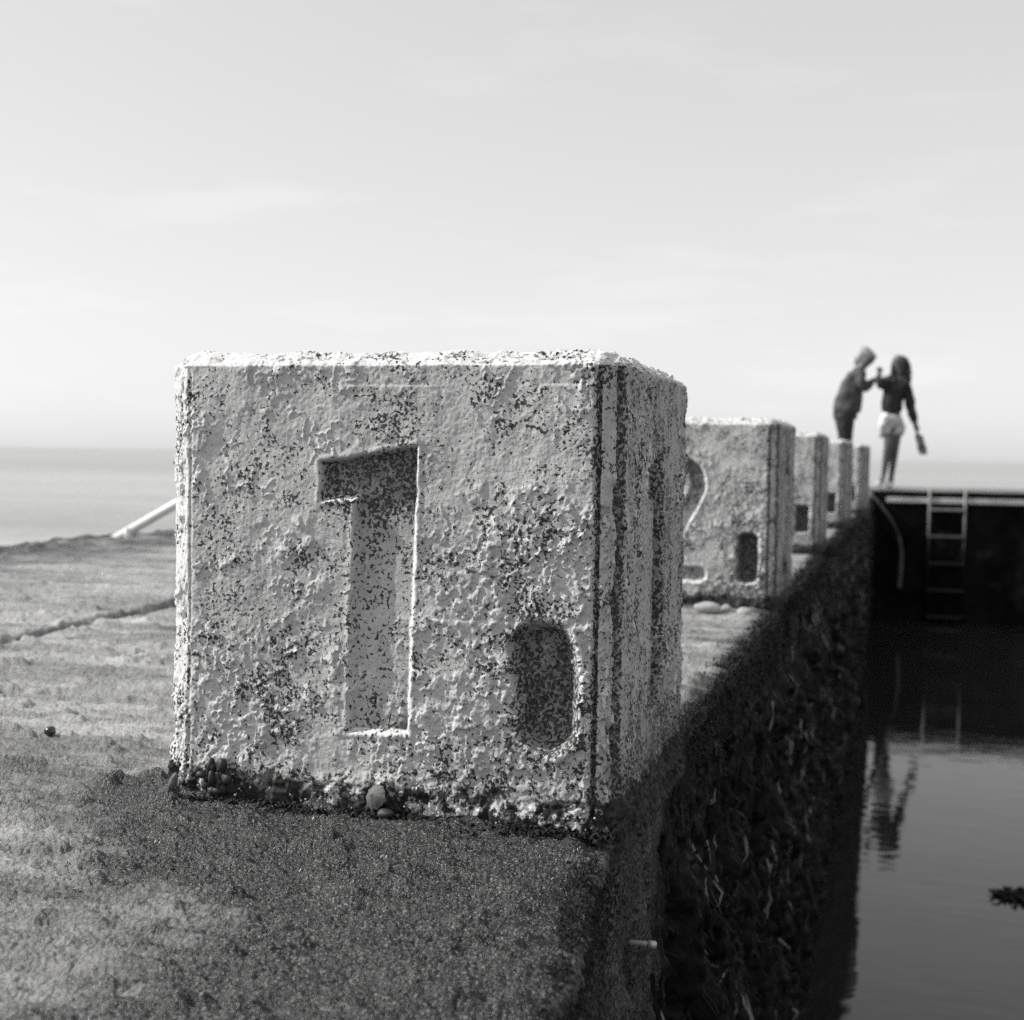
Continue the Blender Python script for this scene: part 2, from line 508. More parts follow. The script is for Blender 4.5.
def poly_sd(x, z, P):
    """signed distance to polygon, negative inside"""
    d = np.full(x.shape, 1e9); ins = np.zeros(x.shape, bool)
    for (a, b) in zip(P, P[1:] + P[:1]):
        d = np.minimum(d, seg_d(x, z, a, b))
        c = ((a[1] > z) != (b[1] > z)) & (x < (b[0] - a[0]) * (z - a[1]) / ((b[1] - a[1]) or 1e-9) + a[0])
        ins ^= c
    return np.where(ins, -d, d)

def stroke_sd(x, z, paths, w):
    d = np.full(x.shape, 1e9)
    for P in paths:
        for a, b in zip(P, P[1:]): d = np.minimum(d, seg_d(x, z, a, b))
    return d - w

def arc(cx, cz, rx, rz, a0, a1, n=14):
    return [(cx + rx * math.cos(math.radians(a0 + (a1 - a0) * k / n)), cz + rz * math.sin(math.radians(a0 + (a1 - a0) * k / n))) for k in range(n + 1)]

ONE = [(-0.3188, 0.3630), (-0.2129, 0.3815), (-0.2189, 0.0818), (-0.2855, 0.0800), (-0.2800, 0.3265), (-0.3186, 0.3248)]

def digit_sd(ch, x, z):
    if ch == '1': return poly_sd(x, z, ONE)
    o, w = -0.241, 0.019
    if ch == '2': P = [arc(o, 0.315, 0.045, 0.048, 170, -25) + [(o - 0.03, 0.15), (o - 0.045, 0.087), (o + 0.05, 0.087)]]
    elif ch == '3': P = [arc(o, 0.30, 0.042, 0.06, 160, -80), arc(o, 0.155, 0.048, 0.07, 90, -160)]
    elif ch == '4': P = [[(o + 0.03, 0.08), (o + 0.03, 0.37), (o - 0.055, 0.17), (o + 0.06, 0.17)]]
    else: P = [[(o + 0.05, 0.365), (o - 0.04, 0.365), (o - 0.045, 0.24)] + arc(o, 0.17, 0.048, 0.075, 110, -150)]
    return stroke_sd(x, z, P, w)

def slot_sd(ch, x, z):
    if ch == '1':
        sx = x + 0.071 - 0.006 * sst(0.12, 0.2, z) * -1.0
        return seg_d(sx, z, (0, 0.103), (0, 0.172)) - 0.0305 - 0.004 * sst(0.1, 0.19, z)
    if ch == '2': c, hw, hh, zc = -0.070, 0.025, 0.063, 0.133
    else: c, hw, hh, zc = -0.069, 0.026, 0.054, 0.137
    r = 0.019 if ch == '2' else 0.008
    qx, qz = np.abs(x - c) - hw + r, np.abs(z - zc) - hh + r
    return np.hypot(np.maximum(qx, 0), np.maximum(qz, 0)) + np.minimum(np.maximum(qx, qz), 0) - r

def build_block(idx, y0, dx, turn, ch, step):
    W, D, H, c = BW, BD, BH, BC
    zb = -0.04
    seed = idx * 31.7
    def face(u_len, v_len, fn):
        # denser lines near the ends so the chamfer grooves are carried
        nu, nv = int(u_len / step) + 1, int(v_len / step) + 1
        u = np.linspace(0, 1, nu); v = np.linspace(0, 1, nv)
        UU, VV = np.meshgrid(u, v, indexing='ij')
        return fn(UU.ravel(), VV.ravel()), grid_faces(nu, nv)
    parts = [
        face(W, H - zb, lambda u, v: np.stack([-W + W * u, 0 * u, zb + (H - zb) * v], 1)),             # front
        face(D, H - zb, lambda u, v: np.stack([0 * u, D * u, zb + (H - zb) * v], 1)),                  # right
        face(W, D, lambda u, v: np.stack([-W + W * u, D * v, 0 * u + H], 1)),                          # top
        face(D, H - zb, lambda u, v: np.stack([0 * u - W, D - D * u, zb + (H - zb) * v], 1)),          # left
        face(W, H - zb, lambda u, v: np.stack([0 - W * u, 0 * u + D, zb + (H - zb) * v], 1)),          # back
    ]
    co, fs, off = [], [], 0
    for p, f in parts:
        co.append(p); fs.append(f + off); off += len(p)
    q = np.concatenate(co); fs = np.concatenate(fs)
    # weld coincident edge vertices
    key = np.round(q / (step * 0.2)).astype(np.int64)
    kk = (key[:, 0] + 40000) * 10 ** 11 + (key[:, 1] + 40000) * 10 ** 5 * 10 + (key[:, 2] + 40000)
    _, first, inv = np.unique(kk, return_index=True, return_inverse=True)
    q = q[first]; fs = inv[fs]
    cL, cT = 0.0315, c * 0.72
    lo = np.array([-W + cL, c, -9]); hi = np.array([-c, D - c, H - cT])
    k = np.clip(q, lo, hi)
    v = q - k
    cv = np.stack([np.where(v[:, 0] < 0, cL, c), np.full(len(q), c), np.full(len(q), cT)], 1)
    r_ = v / cv
    av = np.abs(r_)
    s1 = av.sum(1) * c
    n2_ = np.maximum(np.linalg.norm(r_, axis=1), 1e-9)[:, None]
    nrm = r_ / n2_
    base = k + (0.88 * r_ / np.maximum(av.sum(1), 1e-9)[:, None] + 0.12 * r_ / n2_) * cv
    inface = (av > 1e-9).sum(1) <= 1
    base[inface] = q[inface]
    qq = q + seed
    x, y, z = q[:, 0], q[:, 1], q[:, 2]
    d = 0.0024 * fbm(qq, 7, 3) * 1.0
    # peeling paint layers
    cov = fbm(qq, 6, 3, 0.55, 5.5)
    m1 = fbm(qq, (30, 30, 24), 4, 0.6, 1.7)
    d += 0.0022 * (m1 + 0.4 * cov)
    m2 = fbm(qq, (64, 64, 46), 3, 0.6, 11.3)
    patch = sst(-0.14, 0.10, cov + 0.5 * fbm(qq, 19, 2, 0.5, 8.8))
    c2 = sst(0.10, 0.15, m2) * patch * sst(-0.25, 0.1, m1)
    d += 0.0021 * c2
    rd = fbm(qq, (26, 26, 18), 4, 0.65, 23.9)
    c3 = np.exp(-(rd / 0.030) ** 2) * sst(0.10, 0.3, fbm(qq, 16, 2, 0.5, 3.3))
    d += 0.0018 * c3
    m4 = fbm(qq, (120, 120, 90), 2, 0.6, 41.3)
    d += 0.0013 * sst(0.10, 0.2, m4) * sst(-0.1, 0.1, cov + 0.6 * m1)
    crest = 0.85 * np.maximum(c2 * sst(0.12, 0.26, m2), 0.8 * c3)
    d += 0.00035 * perlin(qq * 260)
    # uneven crumbling top and edges
    et = sst(0.035, 0.0, H - z)
    d += et * 0.0035 * fbm(qq, (28, 28, 28), 3, 0.6, 2.9)
    chip = sst(0.16, 0.36, fbm(qq, (17, 17, 17), 3, 0.6, 52))
    d -= 0.0045 * chip * (s1 > c * 1.12)
    # grooves either side of the vertical chamfers
    def ridge(t, w): return np.exp(-(t / w) ** 2)
    body = sst(H - 0.012, H - 0.03, z)
    gx, gy = np.abs(x + c), np.abs(y - c)
    gl = np.abs(x + W - cL)
    wv = 0.0010 * perlin(qq * 40)
    d -= body * 0.0085 * ridge(gx + wv, 0.0026) * (y < 1e-6) + body * 0.0075 * ridge(gy - 0.002 + wv, 0.0050) * (x > -1e-6)
    d -= body * 0.0030 * ridge(gl + wv, 0.0020) * (y < 1e-6) + body * 0.0030 * ridge(gy + wv, 0.0020) * (x < -W + 1e-6)
    # crust at the foot
    ct = sst(0.050, 0.010, z + 0.035 * fbm(qq, (14, 14, 14), 2) )
    d += ct * (0.004 + 0.011 * np.abs(fbm(qq, 42, 3, 0.65, 6)))
    algae = np.zeros(len(q))
    # recesses on the front
    fr = (y < 1e-6)
    rec = np.zeros(len(q))
    wob = 0.0022 * fbm(qq, 45, 2)
    sdn = digit_sd(ch, x, z) + wob
    dep = np.interp(z, [0.08, 0.25, 0.38], [0.0065, 0.0085, 0.0125])
    a = sst(0.0025, -0.0045, sdn) * fr
    rec += a * dep
    flat = a * 0.85
    algae += a * np.interp(z + 0.03 * fbm(qq, 20, 2), [0.08, 0.13, 0.2, 0.27, 0.33, 0.36], [0.42, 0.20, 0.12, 0.35, 0.80, 0.95])
    sds = slot_sd(ch, x, z) + wob
    b = sst(0.004, -0.014, sds) * fr
    rec += b * (0.020 if ch == '1' else 0.045)
    algae += b * 1.0 + fr * 0.40 * np.exp(-np.maximum(sds, 0) / 0.012) * (1 - b)
    # the lip of old paint round the slot and figure
    d += fr * 0.0016 * np.exp(-((sds - 0.006) / 0.004) ** 2) * (x > -0.07)
    d += fr * 0.0012 * np.exp(-((sdn - 0.004) / 0.003) ** 2)
    # the same figure on the pool side
    sx = -0.266 - (y - 0.245) * -1.0
    rt = (x > -1e-6)
    sd2 = digit_sd(ch, y - 0.245 - 0.245, z) + wob
    a2 = sst(0.0025, -0.0055, sd2) * rt
    rec += a2 * 0.016
    algae += a2 * 0.6
    algae += rt * (0.26 - 0.10 * (y < 0.045))
    # faint board marks of the shutter
    for bz in (0.445, 0.203):
        d += sst(-0.02, 0.12, fbm(qq, 13, 2, 0.5, 60)) * (x > -0.30) * fr * 0.0012 * sst(-0.0012, 0.0012, bz + 0.002 * fbm(qq, 5, 2) - z) * np.exp(-np.maximum(bz - z, 0) / 0.02)
    # a scar to the right of the figure
    d = d * (1 - flat * 0.6)
    algae += 0.45 * ct + 0.5 * sst(0.12, 0.02, z) * rt
    algae += 0.28 * fr * sst(0.16, 0.04, z + 0.06 * cov) * sst(-0.35, -0.1, x)
    gmask = body * (ridge(gx + 0.5 * wv, 0.0021) * fr + ridge(gy - 0.002 + 0.5 * wv, 0.0062) * rt + 0.5 * ridge(gy + wv, 0.0022) * (x < -W + 1e-6))
    algae += 0.8 * gmask
    co = base + nrm * (d - rec)[:, None]
    crust = sst(0.055, 0.0, z) if idx == 0 else 1.1 * sst(0.065, 0.01, z)
    algae += 0.12 * (idx > 0)
    nv = nrm
    edge = (~inface).astype(float)
    sunlit_pale = crest * (0.3 + 0.7 * (1 - np.clip(algae, 0, 1)))  # raised paint whitened so crests carry a painted sun highlight
    sunlit_pale = np.maximum(sunlit_pale, edge * np.where((nv[:, 0] < -0.15), 0.8, 0))  # left-facing edges, left face and top whitened below as painted sunlight
    sunlit_pale = np.maximum(sunlit_pale, sst(-W + 0.001, -W, x) * 0.8)
    sunlit_pale = np.maximum(sunlit_pale, 0.85 * sst(H - 0.019, H - 0.013, z + 0.006 * fbm(qq, 40, 3)) * sst(-0.004, -0.03, x))
    sunlit_pale = np.maximum(sunlit_pale, 0.55 * sst(0.25, 0.9, edge) * (nv[:, 2] > 0.2))
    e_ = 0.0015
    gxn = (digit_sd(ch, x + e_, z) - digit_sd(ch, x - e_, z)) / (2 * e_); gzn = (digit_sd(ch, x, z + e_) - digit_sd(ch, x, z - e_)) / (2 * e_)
    rim = np.clip(np.maximum(gxn, -gzn * 0.9) * 1.6 - 0.4, 0, 1)  # picks the recess walls turned to the sun, whitened as painted light
    sunlit_pale = np.maximum(sunlit_pale, fr * 0.85 * np.exp(-((np.abs(sdn) - 0.001) / (0.0028 if idx == 0 else 0.005)) ** 2) * rim)
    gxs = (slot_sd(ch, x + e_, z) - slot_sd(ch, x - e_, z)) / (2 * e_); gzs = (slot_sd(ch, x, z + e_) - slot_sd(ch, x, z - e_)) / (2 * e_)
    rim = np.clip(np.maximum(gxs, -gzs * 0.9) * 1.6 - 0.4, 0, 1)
    sunlit_pale = np.maximum(sunlit_pale, fr * 0.75 * np.exp(-((sds - 0.005) / (0.004 if idx == 0 else 0.007)) ** 2) * rim)
    me = np_mesh('starting_block', co, fs, {'algae': np.clip(algae, 0, 1), 'crust': crust, 'sunlit_pale': np.clip(sunlit_pale, 0, 1), 'barn': fr * sst(-0.08, 0.15, fbm(qq, (9, 9, 30), 3)) * (idx == 0), 'groove': np.clip(1.7 * gmask, 0, 1.7), 'busy': np.clip(1 - 0.75 * a * sst(0.33, 0.27, z) - 0.5 * rt * (y < 0.045), 0.2, 1)})
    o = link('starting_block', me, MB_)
    # turn about the front pool-side corner
    o.rotation_euler = (0, 0, math.radians(turn))
    o.location = (dx, y0, -0.007 if idx == 1 else 0)
    return o

LBL = ['large speckled concrete block nearest the camera with a recessed number 1 and rounded slot',
       'concrete block with a number 2 and upright slot, next behind the number 1 block',
       'concrete block with a small dark slot, just behind the number 2 block',
       'concrete block fourth along the pool edge, fifth one just beyond it',
       'farthest concrete block of the row, at the far end near the two people']
for i, (y0, dx, turn, ch, st) in enumerate(BLOCKS):
    tag(build_block(i, y0, dx, turn, ch, st), LBL[i], 'starting block', 'numbered starting blocks along the pool edge')

# ------------------------------------------------------------------ far walkway and its wall
def build_far():
    bm = bmesh.new()
    xs = np.linspace(-2.85, 14, 260)
    rng = random.Random(3)
    nz = fbm(np.stack([xs, 0 * xs, 0 * xs], 1), 2.0, 4)
    rows = []
    for x, n in zip(xs, nz):
        rows.append([(x, FAR_Y + 0.02 * n, 0.015 + 0.012 * n), (x, FAR_Y + 0.10, 0.028 + 0.01 * n), (x, FAR_Y + 1.5, 0.03 + 0.01 * n), (x, FAR_Y + 3.3, 0.02 + 0.012 * n), (x, FAR_Y + 3.4, -1.9)])
    vs = [[bm.verts.new(p) for p in r] for r in rows]
    for a, b in zip(vs, vs[1:]):
        for k in range(4): bm.faces.new((a[k], b[k], b[k + 1], a[k + 1]))
    me = bpy.data.meshes.new('far_walkway')
    bmesh.ops.recalc_face_normals(bm, faces=bm.faces)
    bm.to_mesh(me); bm.free()
    a = me.attributes.new('weed', 'FLOAT', 'POINT'); a.data.foreach_set('value', np.array([1.2 if v.co.y < FAR_Y + 0.12 else 0.0 for v in me.vertices], np.float32))
    tag(link('far_walkway', me, MG), kind='structure')
    # wall
    y_ = np.linspace(0, -1.8, 60)
    X, Z = np.meshgrid(np.linspace(0.05, 14, 420), y_, indexing='ij')
    P = np.stack([X.ravel(), np.full(X.size, FAR_Y), Z.ravel()], 1)
    P[:, 1] -= 0.05 * np.abs(fbm(P, (5, 1, 2), 4)) * sst(0, -0.2, P[:, 2])
    nn = fbm(np.stack([X[:, 0], 0 * X[:, 0], 0 * X[:, 0]], 1), 2.0, 4)
    P[:, 2] += (np.repeat(0.012 + 0.0 * nn[:, None], len(y_), 1) * np.exp(Z / 0.1)).ravel()
    me = np_mesh('far_pool_wall', P, grid_faces(420, 60, True))
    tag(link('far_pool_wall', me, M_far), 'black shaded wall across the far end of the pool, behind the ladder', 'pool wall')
build_far()

bm = bmesh.new()
for (c, s) in (((14.4, 6.0, -0.9), (0.8, 20.4, 1.85)), ((6, -4.4, -0.9), (17.6, 0.8, 1.85))):
    pass
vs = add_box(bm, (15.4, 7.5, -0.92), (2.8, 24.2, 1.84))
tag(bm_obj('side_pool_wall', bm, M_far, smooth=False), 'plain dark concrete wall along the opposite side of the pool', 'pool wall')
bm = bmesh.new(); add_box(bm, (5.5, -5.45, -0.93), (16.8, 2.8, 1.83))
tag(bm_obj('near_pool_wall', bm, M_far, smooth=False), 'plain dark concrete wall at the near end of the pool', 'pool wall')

# pale timber waling along the far wall
bm = bmesh.new()
add_box(bm, (7.15, FAR_Y - 0.055, -0.085), (13.8, 0.07, 0.062))
bmesh.ops.bevel(bm, geom=bm.edges[:], offset=0.008, segments=2, affect='EDGES')
tag(bm_obj('fender_beam', bm, simple('pale_timber', 0.42, 0.8, 0.35, 3), smooth=False), 'long pale horizontal beam fixed under the lip of the far wall', 'beam')

# ------------------------------------------------------------------ water and sea
def mat_water():
    m = NM('pool_water_surface', 0.03, 0.5)
    m.b.inputs['IOR'].default_value = 1.37
    n = m.noise(1, 3, 0.5, m.map((1.2, 2.6, 1)))
    n2 = m.noise(1, 2, 0.5, m.map((5, 13, 1)))
    b = m.bump(n, 0.02, 0.10)
    b = m.bump(n2, 0.006, 0.17, b)
    return m.fin(m.rng(n, 0, 1, 0.014, 0.026), b)
me = bpy.data.meshes.new('pool_water')
me.from_pydata([(-0.4, -4.2, Z_WATER), (14.2, -4.2, Z_WATER), (14.2, 16.4, Z_WATER), (-0.4, 16.4, Z_WATER)], [], [(0, 1, 2, 3)])
tag(link('pool_water', me, mat_water()), kind='structure')

def mat_sea():
    m = NM('open_sea', 0.38, 0.6)
    m.b.inputs['IOR'].default_value = 1.33
    n = m.noise(1, 5, 0.6, m.map((0.9, 0.5, 1)))
    n2 = m.noise(1, 6, 0.7, m.map((0.006, 0.05, 1)))
    b = m.bump(n, 0.25, 0.7)
    col = m.rng(n2, 0.35, 0.65, 0.26, 0.43)
    return m.fin(col, b)
S = 30000
x0, x1, y0, y1 = -3.3, 17.0, -7.0, FAR_Y + 3.35
v = [(-S, -S, 0), (S, -S, 0), (S, S, 0), (-S, S, 0), (x0, y0, 0), (x1, y0, 0), (x1, y1, 0), (x0, y1, 0)]
v = [(a, b, Z_SEA) for a, b, _ in v]
me = bpy.data.meshes.new('sea')
me.from_pydata(v, [], [(0, 1, 5, 4), (1, 2, 6, 5), (2, 3, 7, 6), (3, 0, 4, 7)])
tag(link('sea', me, mat_sea()), kind='structure')

# ------------------------------------------------------------------ ladder on the far wall
lad = empty('pool_ladder', (0.93, FAR_Y - 0.1, Z_WATER))
tag(lad, 'metal ladder hanging down the dark far wall into the pool', 'ladder')
def mat_ladder():
    m = NM('ladder_metal', 0.45, 0.5)
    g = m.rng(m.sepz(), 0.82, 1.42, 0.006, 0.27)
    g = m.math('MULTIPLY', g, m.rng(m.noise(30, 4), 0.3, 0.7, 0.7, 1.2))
    return m.fin(g)
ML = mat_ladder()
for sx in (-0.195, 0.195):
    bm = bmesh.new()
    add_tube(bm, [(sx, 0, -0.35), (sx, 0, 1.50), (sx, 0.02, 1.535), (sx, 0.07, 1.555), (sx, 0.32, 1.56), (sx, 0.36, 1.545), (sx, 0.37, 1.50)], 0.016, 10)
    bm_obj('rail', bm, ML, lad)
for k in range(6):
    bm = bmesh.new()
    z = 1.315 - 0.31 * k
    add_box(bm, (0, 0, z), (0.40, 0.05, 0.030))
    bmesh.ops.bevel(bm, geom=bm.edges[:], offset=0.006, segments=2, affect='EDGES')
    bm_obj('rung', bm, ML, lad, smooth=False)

# ------------------------------------------------------------------ white hand rail to the sea
hr = empty('hand_rail', (-2.75, 4.9, 0))
tag(hr, 'white painted handrail sloping down to the sea at the left', 'handrail')
bm = bmesh.new()
x_, y_ = -2.75, 4.9
P0, P1 = Vector((-2.825, 4.80, -0.018)), Vector((-2.18, 5.02, 0.385))
def wp(q): return (q[0] + 2.75, q[1] - 4.9, q[2])
add_tube(bm, [wp(P0), wp(P0.lerp(P1, 0.5)), wp(P1), wp((-2.05, 5.06, 0.425)), wp((-1.85, 5.12, 0.43))], 0.019, 12)
bm_obj('rail', bm, M_white, hr)
for (a, b, zt, zb) in ((-2.74, 4.82, 0.05, -0.03), (-1.88, 5.11, 0.425, -0.02)):
    bm = bmesh.new()
    add_tube(bm, [wp((a, b, zb)), wp((a, b, zt))], 0.015, 10)
    bm_obj('post', bm, M_pipe, hr)

# ------------------------------------------------------------------ hose in the far corner
bm = bmesh.new()
pts = [(-0.02, 11.6, 0.03), (0.03, 12.4, 0.035), (0.12, 13.4, 0.0), (0.22, 14.6, -0.16), (0.30, 15.4, -0.30), (0.37, 15.95, -0.45), (0.415, 16.05, -0.58), (0.435, 16.08, -0.78), (0.425, 16.08, -1.0), (0.42, 16.08, -1.12)]
sm = []
for i in range(len(pts) - 1):
    p0, p1, p2, p3 = [Vector(pts[max(0, min(len(pts) - 1, i + k))]) for k in (-1, 0, 1, 2)]
    for t in np.linspace(0, 1, 6, endpoint=False):
        sm.append(0.5 * ((2 * p1) + (p2 - p0) * t + (2 * p0 - 5 * p1 + 4 * p2 - p3) * t * t + (3 * p1 - p0 - 3 * p2 + p3) * t ** 3))
add_tube(bm, sm, 0.028, 8)
tag(bm_obj('hose', bm, simple('pale_hose', 0.075, 0.6, 0.3, 8)), 'pale hose curving over the pool edge down the far corner', 'hose')

# ------------------------------------------------------------------ seaweed, barnacles, shells
def build_hanging_weed():
    """ribbons of weed hanging against the pool wall"""
    rng = random.Random(8)
    V, Fc, V2, F2 = [], [], [], []
    for n in range(1300):
        y = 1.45 + (rng.random() ** 1.7) * 8.5
        z = -0.10 - rng.random() ** 1.2 * 1.1
        if y < 1.9 and z > -0.35 and rng.random() < 0.75: continue
        ln = rng.uniform(0.04, 0.20); w = rng.uniform(0.0006, 0.0022)
        pale = rng.random() < 0.13
        k = 9
        ph, am, fr = rng.random() * 6.3, rng.uniform(0.002, 0.012), rng.uniform(8, 25)
        drift = rng.uniform(-0.15, 0.15)
        ys = [y + am * math.sin(ph + fr * t * ln) + drift * ln * t for t in np.linspace(0, 1, k)]
        zs = [z - ln * t for t in np.linspace(0, 1, k)]
        xs = edge_x(ys) + wall_x(np.array(ys), np.array(zs)) + rng.uniform(0.002, 0.012)
        VV, FF = (V2, F2) if pale else (V, Fc)
        b = len(VV)
        for i in range(k):
            t = i / (k - 1); ww = w * (0.5 + 1.2 * math.sin(math.pi * min(1, t * 1.02) * 0.95 + 0.1))
            VV.append((xs[i] + 0.003 * math.sin(ph * 3 + i), ys[i] - ww, zs[i])); VV.append((xs[i] + 0.003, ys[i] + ww, zs[i]))
        for i in range(k - 1): FF.append((b + 2 * i, b + 2 * i + 1, b + 2 * i + 3, b + 2 * i + 2))
    root = None
    for (VV, FF, nm, mt, lb) in ((V, Fc, 'seaweed', M_weed, 'dark ribbons of seaweed hanging down the pool wall'), (V2, F2, 'bleached_seaweed', M_weed2, 'pale bleached strands of weed on the pool wall')):
        me = bpy.data.meshes.new(nm); me.from_pydata(VV, [], FF)
        for p in me.polygons: p.use_smooth = True
        tag(link(nm, me, mt), lb, 'seaweed', kind='stuff')
build_hanging_weed()

def build_rim_weed():
    rng = random.Random(21)
    V, Fc = [], []
    def blade(x, y, z, dx, dy, dz, w):
        b = len(V)
        l = math.hypot(dx, dy) or 1
        px, py = -dy / l * w, dx / l * w
        for t, s in ((0, 1), (0.5, 0.8), (1, 0.1)):
            droop = -0.6 * abs(t) ** 2 * 0.01
            cx, cy, cz = x + dx * t, y + dy * t, z + dz * (1 - (1 - t) ** 2) + droop
            V.append((cx - px * s, cy - py * s, cz)); V.append((cx + px * s, cy + py * s, cz))
        Fc.append((b, b + 1, b + 3, b + 2)); Fc.append((b + 2, b + 3, b + 5, b + 4))
    N = 26000
    for n in range(N):
        y = 0.85 * (13 ** rng.random())
        if 1.24 < y < 1.78: continue
        if 1.30 < y < 1.76 or 3.34 < y < 3.80 or 5.39 < y < 5.85: off = rng.uniform(-0.004, 0.02)
        else: off = rng.gauss(-0.004, 0.020) if y > 1.8 else rng.gauss(0.004, 0.012)
        ex = float(edge_x(y))
        z = -0.004 if off < 0 else -0.012 - off * 0.9
        a = rng.uniform(0, 6.28)
        l = rng.uniform(0.003, 0.009) * (0.35 + 0.42 * min(y, 4)) * (1.9 if y > 1.8 else 1.0)
        blade(ex + off - 0.008, y, z - 0.004, math.cos(a) * l * 0.6, math.sin(a) * l * 0.6, rng.uniform(0.2, 0.8) * l, rng.uniform(0.0006, 0.0015) * (0.45 + 0.4 * min(y, 4)))
    # tufts at the foot of the blocks
    for bi, (y0, dx, turn, ch, st) in enumerate(BLOCKS[:3]):
        for n in range(2600 if bi == 0 else 900):
            x = -rng.random() * 0.50
            d = abs(rng.gauss(0, 0.010)) + 0.002
            s = 1 if bi == 0 else 1.6
            a = rng.uniform(0, 6.28); l = rng.uniform(0.004, 0.012) * s
            gz = -0.004
            blade(x, y0 - d, gz, math.cos(a) * l, math.sin(a) * l - 0.002, rng.uniform(0.3, 1.0) * l, rng.uniform(0.0010, 0.0026) * s)
    me = bpy.data.meshes.new('turf_weed'); me.from_pydata(V, [], Fc)
    tag(link('turf_weed', me, M_turf), 'short dark turf of algae along the pool edge and block feet', 'algae', kind='stuff')
build_rim_weed()

def build_ground_turf():
    rng = np.random.default_rng(77)
    def scatter(n, y0, y1, xl, xr, size, hgt, sel):
        y = y0 + (y1 - y0) * rng.random(n) ; x = xl + (xr - xl) * rng.random(n)
        ex = edge_x(y)
        P = np.stack([x, y, 0 * x], 1)
        dens = fbm(P, (6, 8, 1), 3, 0.6, 19) + 0.8 * np.exp(-((x + 0.15) / 0.34) ** 4) * sst(0.85, 1.1, y) * sst(1.34, 1.28, y) + sel
        P = P[(dens > rng.random(n) * 0.8) & (x < ex - 0.02)]
        h = ground_h(P); m = len(P)
        a = rng.random(m) * 6.283; l = size * (0.4 + rng.random(m)); t = hgt * (0.2 + rng.random(m))
        ux, uy = np.cos(a), np.sin(a)
        w = l * 0.45
        sc = 1.0
        V = np.zeros((m, 4, 3), np.float32)
        for k, (f, g) in enumerate(((-0.5, -1), (-0.5, 1), (0.5, 0.6), (0.5, -0.6))):
            V[:, k, 0] = P[:, 0] + ux * l * f - uy * w * g * 0.5
            V[:, k, 1] = P[:, 1] + uy * l * f + ux * w * g * 0.5
            V[:, k, 2] = h - 0.001 + (t if k > 1 else 0)
        return V.reshape(-1, 3), np.arange(m * 4).reshape(-1, 4)
    v, f = scatter(26000, 0.80, 1.6, -0.62, 0.06, 0.0028, 0.0034, -0.40)
    tag(link('ground_turf', np_mesh('ground_turf', v, f, smooth=False), simple('short_turf', 0.03, 0.6, 0.9, 220, 0.001, 0.3)), 'short wet algal turf on the walkway in front of the nearest block', 'algae', kind='stuff')
    v, f = scatter(4500, 0.80, 1.6, -0.75, 0.06, 0.0018, 0.0022, 0.05)
    tag(link('shell_grit', np_mesh('shell_grit', v, f, smooth=False), simple('shell_grit', 0.36, 0.4, 0.6, 300, 0.001, 0.5)), 'tiny pale shell fragments scattered on the dark walkway', 'grit', kind='stuff')
build_ground_turf()

def cone_shell(bm, c, r, h, axis=Vector((0, 0, 1)), ribs=11, seed=0):
    rg = random.Random(seed)
    n = 33
    z = axis.normalized(); x = z.orthogonal().normalized(); y = z.cross(x)
    rings = []
    for (t, k) in ((0, 1.0), (0.25, 0.86), (0.55, 0.58), (0.8, 0.30), (0.95, 0.12)):
        ring = []
        for i in range(n):
            a = 2 * math.pi * i / n
            rr = r * k * (1 + 0.07 * math.cos(a * ribs) * (1 - t) + rg.uniform(-0.02, 0.02)) * (1 + 0.12 * math.cos(a))
            ring.append(bm.verts.new(Vector(c) + x * rr * math.cos(a) + y * rr * math.sin(a) + z * (h * t - 0.001)))
        rings.append(ring)
    for a, b in zip(rings, rings[1:]):
        for i in range(n): bm.faces.new((a[i], a[(i + 1) % n], b[(i + 1) % n], b[i]))
    top = bm.verts.new(Vector(c) + z * h)
    for i in range(n): bm.faces.new((rings[-1][i], rings[-1][(i + 1) % n], top))

def pebble(bm, c, s, seed=0, sub=3):
    r = bmesh.ops.create_icosphere(bm, subdivisions=sub, radius=1)
    P = np.array([v.co[:] for v in r['verts']])
    n = fbm(P + seed * 3.1, 1.3, 3)
    for v, k in zip(r['verts'], n):
        v.co = Vector((v.co.x * s[0], v.co.y * s[1], v.co.z * s[2])) * (1 + 0.25 * float(k)) + Vector(c)

def gz(x, y): return float(ground_h(np.array([[x, y, 0.0]]))[0])

bm = bmesh.new(); cone_shell(bm, (0, 0, 0), 0.0085, 0.008, Vector((-0.2, -1, 0.1)), seed=2)
o = bm_obj('limpet', bm, M_shell); o.location = (-0.2265, 1.3055, 0.093)
tag(o, 'small round limpet in the bottom corner of the recessed number 1', 'limpet')
bm = bmesh.new(); cone_shell(bm, (0, 0, 0), 0.0135, 0.009, Vector((-0.4, -0.8, 0.35)), seed=3)
o = bm_obj('limpet', bm, M_shell); o.location = (-0.249, 1.286, 0.017)
tag(o, 'large ridged limpet at the foot of the nearest block, left of centre', 'limpet')
bm = bmesh.new(); pebble(bm, (0, 0, 0), (0.009, 0.007, 0.005), 4)
o = bm_obj('pebble', bm, M_hole); o.location = (-0.232, 1.270, 0.004)
tag(o, 'dark pebble beside the large limpet at the block foot', 'pebble')
bm = bmesh.new(); pebble(bm, (0, 0, 0), (0.008, 0.007, 0.006), 9)
o = bm_obj('periwinkle', bm, simple('dark_wet_shell', 0.03, 0.25, 0.4, 90)); o.location = (-0.776, 1.48, gz(-0.776, 1.48) + 0.004)
tag(o, 'dark glossy periwinkle alone on the pale concrete at the left', 'shell')
bm = bmesh.new(); pebble(bm, (0, 0, 0), (0.0045, 0.004, 0.012), 12)
